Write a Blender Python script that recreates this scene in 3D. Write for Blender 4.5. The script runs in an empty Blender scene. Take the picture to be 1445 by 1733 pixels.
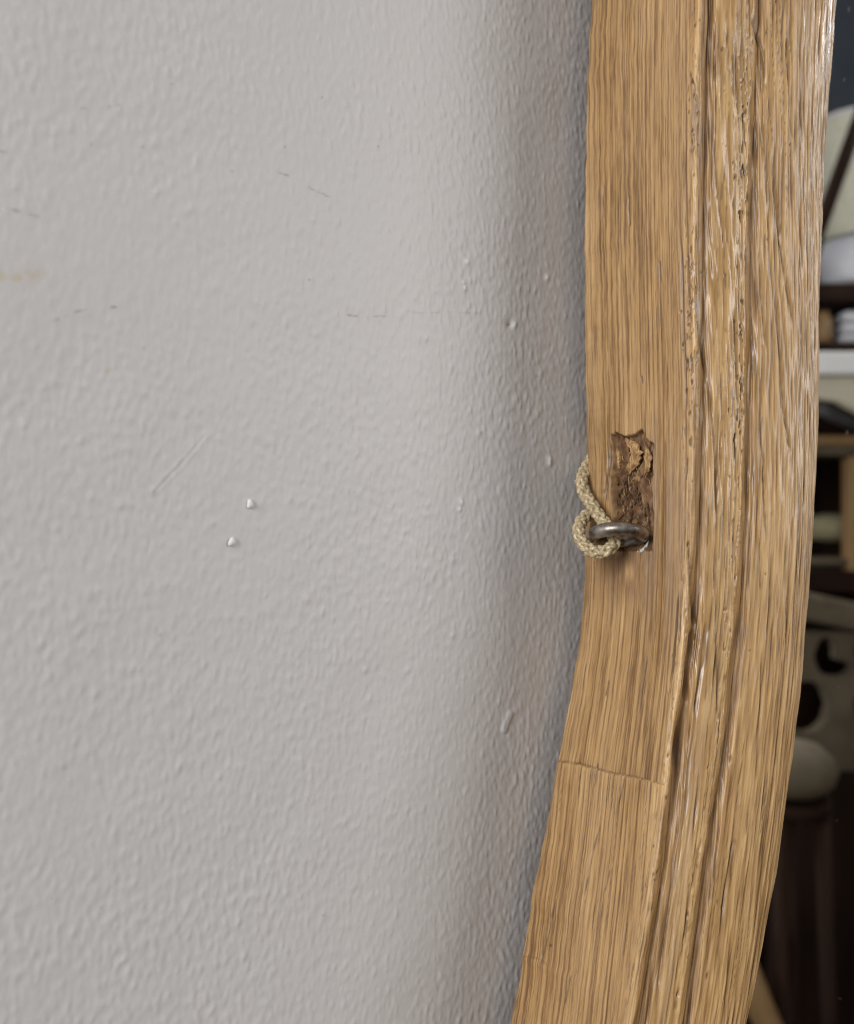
import bpy, math, random
import numpy as np
from mathutils import Vector, Matrix
random.seed(7)
RNG = np.random.default_rng(11)
S = bpy.context.scene
C = S.collection

# ------------------------------------------------------------------ camera
CAM_D = 0.185                       # metres from the wall to the lens
YAW = math.radians(38)              # looking along the wall, to the right
FPX = 722.5 / math.tan(math.radians(25))
cam_d = bpy.data.cameras.new('camera')
cam = bpy.data.objects.new('camera', cam_d); C.objects.link(cam)
cam.location = (0, -CAM_D, 0)
cam.rotation_euler = (math.pi/2, 0, -YAW)
cam_d.sensor_fit = 'HORIZONTAL'; cam_d.sensor_width = 36
cam_d.lens = 18 / math.tan(math.radians(25))
cam_d.clip_start = 0.01; cam_d.clip_end = 60
cam_d.dof.use_dof = True
cam_d.dof.focus_distance = 0.235
cam_d.dof.aperture_fstop = 14.5
S.camera = cam
S.cycles.filter_width = 1.1

# ------------------------------------------------------------------ light
S.view_settings.view_transform = 'Standard'
S.view_settings.look = 'None'
S.view_settings.exposure = 0.0
w = bpy.data.worlds.new('World'); S.world = w; w.use_nodes = True
bg = w.node_tree.nodes['Background']
bg.inputs[0].default_value = (0.97, 0.97, 1.0, 1); bg.inputs[1].default_value = 0.30

def area(name, loc, target, sx, sy, power, col):
    l = bpy.data.lights.new(name, 'AREA'); l.shape = 'RECTANGLE'; l.size = sx; l.size_y = sy
    l.energy = power; l.color = col
    o = bpy.data.objects.new(name, l); C.objects.link(o)
    o.location = loc
    o.rotation_euler = (Vector(target) - Vector(loc)).to_track_quat('-Z', 'Y').to_euler()
    return o
area('left_window_light', (-1.42, -0.44, 0.50), (0.15, 0, 0), 0.55, 0.9, 26.5, (0.96, 0.975, 1.0))
area('front_window_light', (1.22, -1.16, 0.36), (0.15, 0, 0), 0.75, 0.9, 14, (1.0, 0.97, 0.93))
area('far_window_light', (1.90, -0.36, 1.20), (0.25, -0.05, 0.1), 0.30, 0.60, 10, (0.97, 0.98, 1.0))

# ------------------------------------------------------------------ helpers
def ray(px, py):
    a = (px - 722.5) / FPX; b = (866.5 - py) / FPX
    s, c = math.sin(YAW), math.cos(YAW)
    return np.array([s + c*a, c - s*a, b])
def at_depth(px, py, D):            # point at D metres in front of the wall plane
    r = ray(px, py); t = (CAM_D - D) / r[1]
    return np.array([0, -CAM_D, 0]) + r*t
def at_x(px, py, X):                # point on a plane X = const
    r = ray(px, py); t = X / r[0]
    return np.array([0, -CAM_D, 0]) + r*t
def project(X, Y, Z):
    s, c = math.sin(YAW), math.cos(YAW)
    dy = Y + CAM_D
    dep = X*s + dy*c
    return 722.5 + FPX*(X*c - dy*s)/dep, 866.5 - FPX*Z/dep

def fnoise(h, w, sy, sx, hp=0.0):
    """tileable filtered noise, correlation lengths in cells, unit variance"""
    n = RNG.standard_normal((h, w))
    F = np.fft.rfft2(n)
    fy = np.fft.fftfreq(h)[:, None]; fx = np.fft.rfftfreq(w)[None, :]
    q = (fy*sy)**2 + (fx*sx)**2
    g = np.exp(-q*(math.pi**2))
    if hp: g = g*(1 - np.exp(-q*(math.pi**2)*hp))
    r = np.fft.irfft2(F*g, s=(h, w))
    return (r - r.mean()) / (r.std() + 1e-9)
def samp(tex, y, x):
    h, w = tex.shape
    y0 = np.floor(y).astype(int); x0 = np.floor(x).astype(int)
    ty = y - y0; tx = x - x0
    y0 %= h; x0 %= w; y1 = (y0+1) % h; x1 = (x0+1) % w
    return ((tex[y0, x0]*(1-tx) + tex[y0, x1]*tx)*(1-ty)
            + (tex[y1, x0]*(1-tx) + tex[y1, x1]*tx)*ty)
def gsmooth(a, sig, axis=0):
    r = int(3*sig)+1
    k = np.exp(-0.5*(np.arange(-r, r+1)/sig)**2); k /= k.sum()
    p = [(0, 0)]*a.ndim; p[axis] = (r, r)
    b = np.pad(a, p, mode='edge' if a.shape[axis] <= r else 'reflect', **({} if a.shape[axis] <= r else {'reflect_type': 'odd'}))
    return np.apply_along_axis(lambda v: np.convolve(v, k, 'valid'), axis, b)
def smooth01(x, a, b):
    t = np.clip((x-a)/(b-a), 0, 1); return t*t*(3-2*t)
def line_dist(PX, PY, pts):
    """distance to a polyline and the position along it, in units of the photo plane"""
    best = np.full(PX.shape, 1e9); along = np.zeros(PX.shape)
    L = 0; tot = sum(math.hypot(pts[i+1][0]-pts[i][0], pts[i+1][1]-pts[i][1]) for i in range(len(pts)-1))
    for (x0, y0), (x1, y1) in zip(pts[:-1], pts[1:]):
        dx, dy = x1-x0, y1-y0; l2 = dx*dx+dy*dy
        t = np.clip(((PX-x0)*dx + (PY-y0)*dy)/l2, 0, 1)
        d = np.hypot(PX-x0-t*dx, PY-y0-t*dy)
        m = d < best
        best[m] = d[m]; along[m] = ((L + t*math.sqrt(l2))/tot)[m]
        L += math.sqrt(l2)
    return best, along

def grid_mesh(name, V, mat, attrs=None, uv=None, parent=None, flip=False):
    nr, nc = V.shape[:2]
    me = bpy.data.meshes.new(name)
    me.vertices.add(nr*nc)
    me.vertices.foreach_set('co', V.reshape(-1).astype(np.float32))
    i = np.arange(nr*nc).reshape(nr, nc)
    q = np.stack([i[:-1, :-1], i[:-1, 1:], i[1:, 1:], i[1:, :-1]], -1).reshape(-1, 4)
    if flip: q = q[:, ::-1]
    n = len(q)
    me.loops.add(n*4); me.polygons.add(n)
    me.loops.foreach_set('vertex_index', q.reshape(-1).astype(np.int32))
    me.polygons.foreach_set('loop_start', (np.arange(n)*4).astype(np.int32))
    me.polygons.foreach_set('use_smooth', np.ones(n, bool))
    me.update(calc_edges=True)
    for k, a in (attrs or {}).items():
        at = me.attributes.new(k, 'FLOAT_COLOR', 'POINT')
        at.data.foreach_set('color', a.reshape(-1).astype(np.float32))
    if uv is not None:
        at = me.attributes.new('grain', 'FLOAT_VECTOR', 'POINT')
        at.data.foreach_set('vector', uv.reshape(-1).astype(np.float32))
    me.materials.append(mat)
    o = bpy.data.objects.new(name, me); C.objects.link(o)
    if parent: o.parent = parent
    return o
def mesh_obj(name, verts, faces, mat, parent=None, smooth=True):
    me = bpy.data.meshes.new(name)
    me.from_pydata([tuple(map(float, v)) for v in verts], [], faces)
    me.polygons.foreach_set('use_smooth', [smooth]*len(me.polygons))
    me.materials.append(mat); me.update()
    o = bpy.data.objects.new(name, me); C.objects.link(o)
    if parent: o.parent = parent
    return o
def tag(o, label=None, cat=None, group=None, kind=None):
    if label: o['label'] = label
    if cat: o['category'] = cat
    if group: o['group'] = group
    if kind: o['kind'] = kind
    return o
def empty(name, loc, rz=0.0):
    o = bpy.data.objects.new(name, None); C.objects.link(o)
    o.location = loc; o.rotation_euler = (0, 0, rz); o.empty_display_size = 0.02
    return o

# ------------------------------------------------------------------ materials
def new_mat(name):
    m = bpy.data.materials.new(name); m.use_nodes = True
    return m, m.node_tree.nodes, m.node_tree.links, m.node_tree.nodes['Principled BSDF']
def simple(name, c1, c2, scale=30, rough=0.6, metal=0.0, bump=0.0, stretch=(1, 1, 1), spec=0.4):
    m, n, l, b = new_mat(name)
    tc = n.new('ShaderNodeTexCoord'); mp = n.new('ShaderNodeMapping'); mp.inputs['Scale'].default_value = stretch
    no = n.new('ShaderNodeTexNoise'); no.inputs['Scale'].default_value = scale; no.inputs['Detail'].default_value = 5
    l.new(tc.outputs['Object'], mp.inputs['Vector']); l.new(mp.outputs['Vector'], no.inputs['Vector'])
    r = n.new('ShaderNodeValToRGB')
    r.color_ramp.elements[0].position = 0.35; r.color_ramp.elements[0].color = (*c1, 1)
    r.color_ramp.elements[1].position = 0.68; r.color_ramp.elements[1].color = (*c2, 1)
    l.new(no.outputs['Fac'], r.inputs['Fac']); l.new(r.outputs['Color'], b.inputs['Base Color'])
    b.inputs['Roughness'].default_value = rough; b.inputs['Metallic'].default_value = metal
    b.inputs['Specular IOR Level'].default_value = spec
    if bump:
        bp = n.new('ShaderNodeBump'); bp.inputs['Strength'].default_value = 0.6; bp.inputs['Distance'].default_value = bump
        l.new(no.outputs['Fac'], bp.inputs['Height']); l.new(bp.outputs['Normal'], b.inputs['Normal'])
    return m
def mixc(n, l, fac, a, b, mode='MIX'):
    x = n.new('ShaderNodeMix'); x.data_type = 'RGBA'; x.blend_type = mode
    for sock, v in ((x.inputs[0], fac), (x.inputs[6], a), (x.inputs[7], b)):
        if hasattr(v, 'links') or hasattr(v, 'is_linked'): l.new(v, sock)
        else: sock.default_value = v
    return x.outputs[2]

def oak_material():
    m, n, l, b = new_mat('oiled_oak')
    at = n.new('ShaderNodeAttribute'); at.attribute_name = 'wood'
    sp = n.new('ShaderNodeSeparateColor'); l.new(at.outputs['Color'], sp.inputs[0])
    g = n.new('ShaderNodeAttribute'); g.attribute_name = 'grain'
    mp = n.new('ShaderNodeMapping'); mp.inputs['Scale'].default_value = (2600, 150, 1)
    l.new(g.outputs['Vector'], mp.inputs['Vector'])
    no = n.new('ShaderNodeTexNoise'); no.inputs['Scale'].default_value = 1.0; no.inputs['Detail'].default_value = 4
    l.new(mp.outputs['Vector'], no.inputs['Vector'])
    mp2 = n.new('ShaderNodeMapping'); mp2.inputs['Scale'].default_value = (60, 14, 1)
    l.new(g.outputs['Vector'], mp2.inputs['Vector'])
    no2 = n.new('ShaderNodeTexNoise'); no2.inputs['Scale'].default_value = 1.0; no2.inputs['Detail'].default_value = 3
    l.new(mp2.outputs['Vector'], no2.inputs['Vector'])
    # tone + fine fibre
    mt = n.new('ShaderNodeMath'); mt.operation = 'MULTIPLY_ADD'; mt.inputs[1].default_value = 0.8; mt.inputs[2].default_value = -0.4
    l.new(no.outputs['Fac'], mt.inputs[0])
    ad = n.new('ShaderNodeMath'); ad.operation = 'ADD'
    l.new(mt.outputs[0], ad.inputs[0]); l.new(sp.outputs[0], ad.inputs[1])
    r = n.new('ShaderNodeValToRGB'); e = r.color_ramp.elements
    e[0].position = 0.0; e[0].color = (0.135, 0.066, 0.025, 1)
    e[1].position = 1.0; e[1].color = (0.62, 0.415, 0.200, 1)
    x = e.new(0.32); x.color = (0.215, 0.120, 0.050, 1)
    x = e.new(0.58); x.color = (0.400, 0.242, 0.103, 1)
    x = e.new(0.80); x.color = (0.495, 0.312, 0.140, 1)
    l.new(ad.outputs[0], r.inputs['Fac'])
    col = mixc(n, l, no2.outputs['Fac'], r.outputs['Color'], (0.90, 0.80, 0.64, 1), 'MULTIPLY')
    col = mixc(n, l, at.outputs['Alpha'], col, (0.36, 0.265, 0.19, 1))     # grey worn patches
    col = mixc(n, l, sp.outputs[2], col, (0.140, 0.066, 0.029, 1))          # dirt, and shade painted into grooves and notch
    col = mixc(n, l, sp.outputs[1], col, (0.050, 0.028, 0.016, 1))          # pores, cracks
    l.new(col, b.inputs['Base Color'])
    at2 = n.new('ShaderNodeAttribute'); at2.attribute_name = 'finish'
    sp2 = n.new('ShaderNodeSeparateColor'); l.new(at2.outputs['Color'], sp2.inputs[0])
    l.new(sp2.outputs[0], b.inputs['Roughness'])
    b.inputs['Specular IOR Level'].default_value = 0.45
    bp = n.new('ShaderNodeBump'); bp.inputs['Strength'].default_value = 0.35; bp.inputs['Distance'].default_value = 0.0001
    l.new(no.outputs['Fac'], bp.inputs['Height']); l.new(bp.outputs['Normal'], b.inputs['Normal'])
    return m
def wall_material():
    m, n, l, b = new_mat('painted_plaster')
    at = n.new('ShaderNodeAttribute'); at.attribute_name = 'marks'
    sp = n.new('ShaderNodeSeparateColor'); l.new(at.outputs['Color'], sp.inputs[0])
    tc = n.new('ShaderNodeTexCoord')
    no = n.new('ShaderNodeTexNoise'); no.inputs['Scale'].default_value = 9; no.inputs['Detail'].default_value = 3
    l.new(tc.outputs['Object'], no.inputs['Vector'])
    col = mixc(n, l, no.outputs['Fac'], (0.545, 0.527, 0.512, 1), (0.580, 0.563, 0.548, 1))
    col = mixc(n, l, sp.outputs[2], col, (0.80, 0.80, 0.78, 1))
    col = mixc(n, l, sp.outputs[1], col, (0.50, 0.40, 0.27, 1))
    col = mixc(n, l, sp.outputs[0], col, (0.16, 0.11, 0.085, 1))
    l.new(col, b.inputs['Base Color'])
    b.inputs['Roughness'].default_value = 0.48; b.inputs['Specular IOR Level'].default_value = 0.35
    mp = n.new('ShaderNodeMapping'); mp.inputs['Scale'].default_value = (1.25, 1, 0.85)
    l.new(tc.outputs['Object'], mp.inputs['Vector'])
    n3 = n.new('ShaderNodeTexNoise'); n3.inputs['Scale'].default_value = 900; n3.inputs['Detail'].default_value = 3
    l.new(mp.outputs['Vector'], n3.inputs['Vector'])
    bp = n.new('ShaderNodeBump'); bp.inputs['Strength'].default_value = 0.25; bp.inputs['Distance'].default_value = 0.00012
    l.new(n3.outputs['Fac'], bp.inputs['Height'])
    mp4 = n.new('ShaderNodeMapping'); mp4.inputs['Scale'].default_value = (1.5, 1, 0.8)
    l.new(tc.outputs['Object'], mp4.inputs['Vector'])
    n4 = n.new('ShaderNodeTexNoise'); n4.inputs['Scale'].default_value = 480; n4.inputs['Detail'].default_value = 1.5
    l.new(mp4.outputs['Vector'], n4.inputs['Vector'])
    inv = n.new('ShaderNodeMath'); inv.operation = 'SUBTRACT'; inv.inputs[0].default_value = 1.0; l.new(at.outputs['Alpha'], inv.inputs[1])
    bp4 = n.new('ShaderNodeBump'); bp4.inputs['Distance'].default_value = 0.00040
    l.new(inv.outputs[0], bp4.inputs['Strength']); l.new(n4.outputs['Fac'], bp4.inputs['Height']); l.new(bp.outputs['Normal'], bp4.inputs['Normal'])
    l.new(bp4.outputs['Normal'], b.inputs['Normal'])
    return m
OAK = oak_material(); PLASTER = wall_material()
m, n, l, b = new_mat('mirror_silver')
b.inputs['Base Color'].default_value = (0.88, 0.865, 0.84, 1); b.inputs['Metallic'].default_value = 1; b.inputs['Roughness'].default_value = 0.0
SILVER = m
IRON = simple('worn_iron', (0.12, 0.095, 0.075), (0.45, 0.405, 0.355), 330, 0.37, 0.9, 0.00018)
PALE = simple('pale_glint', (0.55, 0.54, 0.48), (0.68, 0.67, 0.60), 300, 0.4)
CORD = simple('khaki_nylon', (0.30, 0.225, 0.120), (0.64, 0.51, 0.315), 900, 0.28, 0.0, 0.00006, (1, 1, 1), 0.5)
PAINT = simple('white_paint', (0.66, 0.65, 0.64), (0.76, 0.75, 0.74), 400, 0.6)

# ================================================================== WALL
def build_wall():
    xd = np.arange(0.015, 0.222, 0.00036); zd = np.arange(-0.168, 0.1681, 0.00036)
    xs = np.concatenate([np.linspace(-2.4, -0.1, 8), np.linspace(-0.05, 0.012, 12), xd, np.linspace(0.226, 0.4, 10), np.linspace(0.6, 3.4, 8)])
    zs = np.concatenate([np.linspace(-1.25, -0.25, 6), np.linspace(-0.22, -0.171, 6), zd, np.linspace(0.171, 0.22, 6), np.linspace(0.25, 1.6, 8)])
    X, Z = np.meshgrid(xs, zs)
    PX, PY = project(X, np.zeros_like(X), Z)
    PX = np.where((X > 0.0) & (X < 0.23), PX, -9999)
    r = 1/0.00036
    y, x = Z*r, X*r
    t1 = fnoise(1024, 1024, 2.8, 1.40, 7)       # roller stipple
    t2 = fnoise(1024, 1024, 6.0, 3.4, 5)
    t3 = fnoise(1024, 1024, 22, 20)
    n1 = samp(t1, y, x); n2 = samp(t2, y, x); am = np.clip(1+.15*samp(t3, y*.6+90, x*.6), .6, 1.4)
    h = .80*am*(0.000022*np.log1p(np.exp(2.2*(n1-.3)))/1.6 + 0.000032*n1) + 0.000013*n2 + 0.00006*samp(t3, y, x)
    h += 0.00004*np.maximum(samp(t1, y+300, x+411)-1.0, 0)
    dense = (X > 0.013) & (X < 0.224) & (abs(Z) < 0.169)
    fade = smooth01(X, .016, .024)*smooth01(.1685-abs(Z), .0, .008)*(X < .2235)
    h = h*fade
    dark = np.zeros_like(X); tan = np.zeros_like(X); white = np.zeros_like(X)
    sp = samp(fnoise(512, 512, 2, 2), y, x)
    wgl = 1.6*samp(fnoise(512, 512, 9, 9), y, x)
    def scuff(pts, wd, a, col=None, br=0.9):
        d, al = line_dist(PX+1.5*np.sin(PY/5.)+wgl, PY+wgl*.8, pts)
        k = np.exp(-(d/(wd*.85))**2)*a*.8*np.clip(0.62+.85*br*sp, 0, 1.3)*smooth01(al, -.02, .12)*(1-smooth01(al, .85, 1.02))
        (dark if col is None else col)[...] = np.maximum((dark if col is None else col), np.clip(k, 0, 1))
    scuff([(472, 293), (500, 303), (535, 322), (565, 338)], 1.6, .6)
    scuff([(578, 531), (615, 536), (660, 537)], 1.7, .65)
    scuff([(86, 546), (112, 534), (152, 521)], 2.6, .6)
    scuff([(96, 540), (130, 533)], 5, .35, tan)
    scuff([(186, 520), (200, 519)], 2.3, .6)
    scuff([(4, 352), (30, 358), (68, 368)], 2.3, .6)
    scuff([(-5, 254), (22, 259)], 2.2, .45)
    scuff([(180, 180), (205, 176)], 2.4, .6); scuff([(135, 183), (150, 185)], 2, .5)
    scuff([(680, 528), (740, 530), (820, 532)], 1.5, .25)
    scuff([(-40, 468), (30, 466), (82, 460)], 12, .9, tan, .35)
    scuff([(176, 630), (196, 621)], 5, .5, tan)
    scuff([(545, 1549), (553, 1547)], 1.8, .5)
    for px, py in ((290, 143), (242, 249), (392, 290), (815, 733), (909, 637), (271, 1075), (88, 1520), (171, 1536), (545, 165), (640, 248), (523, 474), (243, 590), (482, 249), (155, 244), (260, 832)):
        d = np.hypot(PX-px, PY-py); dark = np.maximum(dark, .5*np.exp(-(d/1.9)**2))
    # relief marks: gouge, scrape, blobs
    def relief(pts, wd, hgt, off=0):
        d, al = line_dist(PX, PY, pts)
        return hgt*np.exp(-(d/wd)**2)*smooth01(al, -.02, .06)*(1-smooth01(al, .92, 1.02))
    h += relief([(256, 832), (300, 785), (345, 735), (354, 726)], 2.6, 0.00008) + relief([(268, 832), (310, 790), (358, 730)], 2.6, 0.00008)
    h -= relief([(262, 832), (305, 787), (352, 729)], 3.0, 0.00007)
    h += (lambda d_: .00032*np.exp(-(d_/5.0)**4))(line_dist(PX, PY, [(853, 1236), (857, 1222), (863, 1208)])[0])
    for (px, py, rr, hh) in ((789, 443, 4, .0003), (784, 478, 3, .0003), (786, 487, 3, .00025), (863, 550, 6, -.0004), (868, 551, 4, .0003), (780, 850, 4, .0003), (777, 862, 3, .0003), (930, 777, 4, .0003), (930, 785, 3.5, .0003), (265, 325, 5, .0002), (758, 492, 4, .0002), (720, 573, 4, .0002), (763, 620, 4, .00018), (683, 900, 4, .00022), (913, 1090, 3, .0002), (765, 1076, 3.5, .0002), (690, 1135, 4, .00015), (925, 470, 4, .00025), (812, 733, 5, .0001), (617, 1134, 4, .0002)):
        h += hh*np.exp(-(((PX-px)**2 + ((PY-py)*.7)**2)/rr**2))
        if hh >= .00025: white = np.maximum(white, .8*np.exp(-(((PX-px)**2 + ((PY-py)*.7)**2)/(rr*.8)**2)))  # also paints the lit right side of the chip white
    scuff([(931, 462), (926, 480), (944, 520)], 2.5, .6, white)
    d = np.hypot(PX-861, PY-549); dark = np.maximum(dark, .8*np.exp(-(d/3)**2))  # shaded left side of the chip, painted dark
    V = np.stack([X, -h, Z], -1)
    A = np.stack([dark, tan, white, fade], -1)
    o = grid_mesh('wall', V, PLASTER, {'marks': A})
    tag(o, 'pale grey painted plaster wall with roller stipple, scuffs and small chips', 'wall', kind='structure')
    # two hardened drops of paint standing proud of the wall
    for px, py, lab in ((423, 853, 'upper of the two white paint drops'), (392, 917, 'lower of the two white paint drops')):
        p = at_depth(px, py, 0.0)
        vs, fs = [], []
        nu, nv = 14, 7
        for j in range(nv+1):
            a = j/nv*math.pi*0.5
            for i in range(nu):
                t = i/nu*2*math.pi
                k = 1 + 0.16*math.sin(2*t+py) + 0.10*math.sin(3*t+px)
                vs.append((p[0] + 0.00092*k*math.cos(a)*math.cos(t), -0.00065*math.sin(a), p[2] + 0.00098*k*math.cos(a)*math.sin(t)))
        for j in range(nv):
            for i in range(nu):
                i2 = (i+1) % nu
                fs.append((j*nu+i, j*nu+i2, (j+1)*nu+i2, (j+1)*nu+i))
        b_ = mesh_obj('paint_drop', vs, fs, PAINT, o); tag(b_, lab)
    return o
build_wall()

# ================================================================== MIRROR FRAME
W = 0.0417; GAP = 0.0045; H2 = 0.0040; HS = 0.0056; GLASS = 0.014
BACK = [(1015, -330), (1006, -120), (1000, 0), (994, 60), (991, 110), (988, 250), (986, 400), (987, 600), (991, 760), (990, 860), (988, 930), (984, 1000), (981, 1060), (972, 1120), (958, 1200), (941, 1290), (917, 1420), (889, 1570), (862, 1733), (835, 1880), (800, 2060)]
R1 = [(1194, -330), (1187, -120), (1183, 0), (1180, 130), (1176, 300), (1175, 420), (1176, 560), (1174, 700), (1168, 850), (1166, 920), (1160, 1040), (1148, 1150), (1135, 1250), (1125, 1340), (1112, 1440), (1095, 1560), (1066, 1733), (1040, 1880), (1003, 2060)]
R2 = [(1288, -330), (1279, -120), (1274, 0), (1270, 90), (1266, 200), (1262, 330), (1259, 440), (1259, 560), (1255, 700), (1252, 850), (1246, 950), (1243, 1020), (1235, 1100), (1224, 1200), (1212, 1290), (1196, 1390), (1180, 1480), (1165, 1590), (1146, 1733), (1122, 1880), (1086, 2060)]
SIL = [(1440, -330), (1424, -120), (1416, 0), (1406, 90), (1399, 200), (1391, 330), (1386, 480), (1384, 600), (1382, 750), (1376, 870), (1371, 960), (1362, 1060), (1356, 1140), (1345, 1240), (1331, 1350), (1314, 1460), (1299, 1550), (1283, 1630), (1261, 1733), (1228, 1880), (1190, 2060)]
ROWS = np.concatenate([np.linspace(-0.50, -0.1905, 90), np.arange(-0.187, 0.1871, 0.00027), np.linspace(0.1905, 0.50, 90)])
def track(pts, D):
    p = np.array([at_depth(a, b, D) for a, b in pts])
    o = np.argsort(p[:, 2])
    zz_, xx_ = p[o, 2], p[o, 0]
    zf = np.arange(-0.56, 0.5601, 0.00027)
    x = np.interp(zf, zz_, xx_)
    a_ = np.clip(zz_[0]-zf, 0, 9); x = np.where(zf < zz_[0], xx_[0] + (xx_[1]-xx_[0])/(zz_[1]-zz_[0])*(-a_ + .6*a_*a_), x)
    a_ = np.clip(zf-zz_[-1], 0, 9); x = np.where(zf > zz_[-1], xx_[-1] + (xx_[-1]-xx_[-2])/(zz_[-1]-zz_[-2])*a_, x)
    return np.interp(ROWS, zf, gsmooth(x, 28))
def build_frame(root):
    nr = len(ROWS)
    Xb, Xr, X2, Xs = track(BACK, GAP), track(R1, W), track(R2, W+H2), track(SIL, W+HS)
    nz = fnoise(nr, 8, 10, 3)[:, 0]; nz2 = fnoise(nr, 8, 3.2, 3)[:, 0]; nz3 = fnoise(nr, 8, 8, 3)[:, 0]; nz4 = fnoise(nr, 8, 3.5, 3)[:, 0]
    Xb = Xb + 0.00014*nz + 0.00005*nz2
    nodes = [(Xb+.030, np.full(nr, GAP), 4), (Xb+.0012, np.full(nr, GAP), 6), (Xb, np.full(nr, GAP+.0008), 184)]
    lipn = np.clip(0.5+0.35*nz3+.45*np.abs(nz4), 0, 1.6)
    nodes += [(Xr, np.full(nr, W-.0010), 6), (Xr+.0006, W+.0003+.00015*lipn, 6)]
    g = X2-Xr
    lo = .30 + .70*smooth01(-ROWS, -0.02, 0.08)          # grooves run deeper lower down
    l1 = 1.0+.35*lo
    nodes += [(Xr+.0052, W-.0010*l1, 22), (Xr+.0065, W+.0011, 10), (Xr+g*.66, W+.0030, 14)]
    nodes += [(X2-.0012, W+H2-.0001, 6), (X2-.0002, W+H2+.0003+.00015*lipn[::-1], 5)]
    nodes += [(X2+.0044, W+H2-.0010*l1, 22)]
    # convex bead: quadratic curve ending with the slope of the sight line
    P0 = (X2+.0057, np.full(nr, W+H2+.0010)); P2 = (Xs, np.full(nr, W+HS))
    span = P2[0]-P0[0]
    P1 = (P0[0]+span*.60, P2[1]+.58*span*.40)
    nb = 14
    for i in range(nb+1):
        t = i/nb
        nodes.append(((1-t)**2*P0[0]+2*t*(1-t)*P1[0]+t*t*P2[0], (1-t)**2*P0[1]+2*t*(1-t)*P1[1]+t*t*P2[1], 10))
    nodes += [(Xs+.004, np.full(nr, W+HS-.0036), 6), (Xs+.007, np.full(nr, W-.006), 6), (Xs+.008, np.full(nr, W-.014), 4), (Xs+.0085, np.full(nr, GLASS-.001), 0)]
    Xc, Dc = [], []
    nodes = [(a, d+np.zeros(nr), k) for a, d, k in nodes]
    for (x0, d0, k), (x1, d1, _) in zip(nodes[:-1], nodes[1:]):
        for i in range(k):
            t = i/k; Xc.append(x0*(1-t)+x1*t); Dc.append(d0*(1-t)+d1*t)
    Xc.append(nodes[-1][0]); Dc.append(nodes[-1][1])
    Xc = np.array(Xc).T; Dc = np.array(Dc).T
    Xc = gsmooth(Xc, 1.2, 1); Dc = gsmooth(Dc, 1.2, 1)
    nc = Xc.shape[1]
    Z = np.repeat(ROWS[:, None], nc, 1)
    # section normal
    tx = np.gradient(Xc, axis=1); ty = np.gradient(-Dc, axis=1)
    ln = np.hypot(tx, ty)+1e-12
    nx, ny = ty/ln, -tx/ln                     # outward: left of travel (back -> front)
    arc = np.concatenate([np.zeros((nr, 1)), np.cumsum(np.hypot(np.diff(Xc, axis=1), np.diff(Dc, axis=1)), 1)], 1)
    PX, PY = project(Xc, -Dc, Z)
    # masks by photo position along the section
    col = np.arange(nc)[None, :]
    c_side0, c_side1 = 10, 10+184
    side = smooth01(col, c_side0-3, c_side0+3)*(1-smooth01(col, c_side1-6, c_side1+4))*np.ones((nr, 1))
    front = 1-side
    r1px = np.interp(PY, [b for a, b in R1], [a for a, b in R1]); r2px = np.interp(PY, [b for a, b in R2], [a for a, b in R2])
    spx = np.interp(PY, [b for a, b in SIL], [a for a, b in SIL]); bpx = np.interp(PY, [b for a, b in BACK], [a for a, b in BACK])
    q1 = PX-r1px; q2 = PX-r2px; qs = PX-spx
    bead = smooth01(col, c_side1+92, c_side1+112)*np.ones((nr, 1))
    strip = bead*smooth01(qs, -60+0*qs, -22)  # straight-grained inner strip
    # joint across the side face: another piece of wood below it
    joint_py = 1287 + (PX-942)*0.222
    below = smooth01(PY-joint_py, -1.5, 1.5)*side
    # grain coordinates in cells: 0.2 mm across, 0.25 mm along
    u = gsmooth(arc, 70, 0)/0.0002; v = Z/0.00027
    u = u + .025*v*side + below*(157 + 0.08*(v+300)) + front*0.02*v
    T = dict(lat=fnoise(2048, 512, 300, 3.3), lines=fnoise(2048, 512, 420, 1.5), mid=fnoise(2048, 512, 260, 4.5), wide=fnoise(2048, 512, 420, 22), fine=fnoise(2048, 512, 30, .95),
             rough=fnoise(2048, 512, 17, 1.5), chip=fnoise(1024, 512, 4.5, 2.2), crk=fnoise(2048, 512, 95, 3.4), msk=fnoise(1024, 512, 70, 9), blot=fnoise(1024, 512, 34, 16), pore=fnoise(2048, 512, 20, 0.8), spk=fnoise(1024, 512, 4.2, 1.35), wob=fnoise(2048, 512, 300, 60))
    wob = samp(T['wob'], v, u)*2.5
    uw = u + wob
    ln_ = samp(T['lines'], v, uw); md = samp(T['mid'], v, uw+90); wd = samp(T['wide'], v, uw); fi = samp(T['fine'], v, uw); ro = samp(T['rough'], v, uw)
    ch = samp(T['chip'], v, u); bl = samp(T['blot'], v, u); po = samp(T['pore'], v, uw*1.0); po2 = samp(T['pore'], v*0.5+700, uw*0.8+200); sk = samp(T['spk'], v, u)
    # growth lines: thin darker latewood on a light ground
    nl = samp(T['lat'], v, uw); late = np.clip(np.exp(-(nl/.21)**2)*(.55+.45*samp(T['mid'], v+300, uw*.6)), 0, 1.2)
    lb = samp(T['lines'], v*1.3+511, uw*1.9+77)
    ph = (uw + 2.6*samp(T['wide'], v*.5, u*.5))/8.6
    ring = np.exp(-(np.sin(math.pi*ph)/.33)**2)*np.clip(.68+.28*samp(T['mid'], v*1.3, uw+40)+.18*fi, .1, 1.2)*side
    tone = 0.62 - .35*ring - 0.20*late*(0.50+0.50*side) - .12*smooth01(lb, .5, 1.6) + 0.025*md + 0.03*wd + 0.105*fi + front*(.03*fi + .03*ln_) + 0.03*bl
    tone += front*(0.10 + 0.09*ro)  # front colour lifted to make up for the weaker light on it
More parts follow.
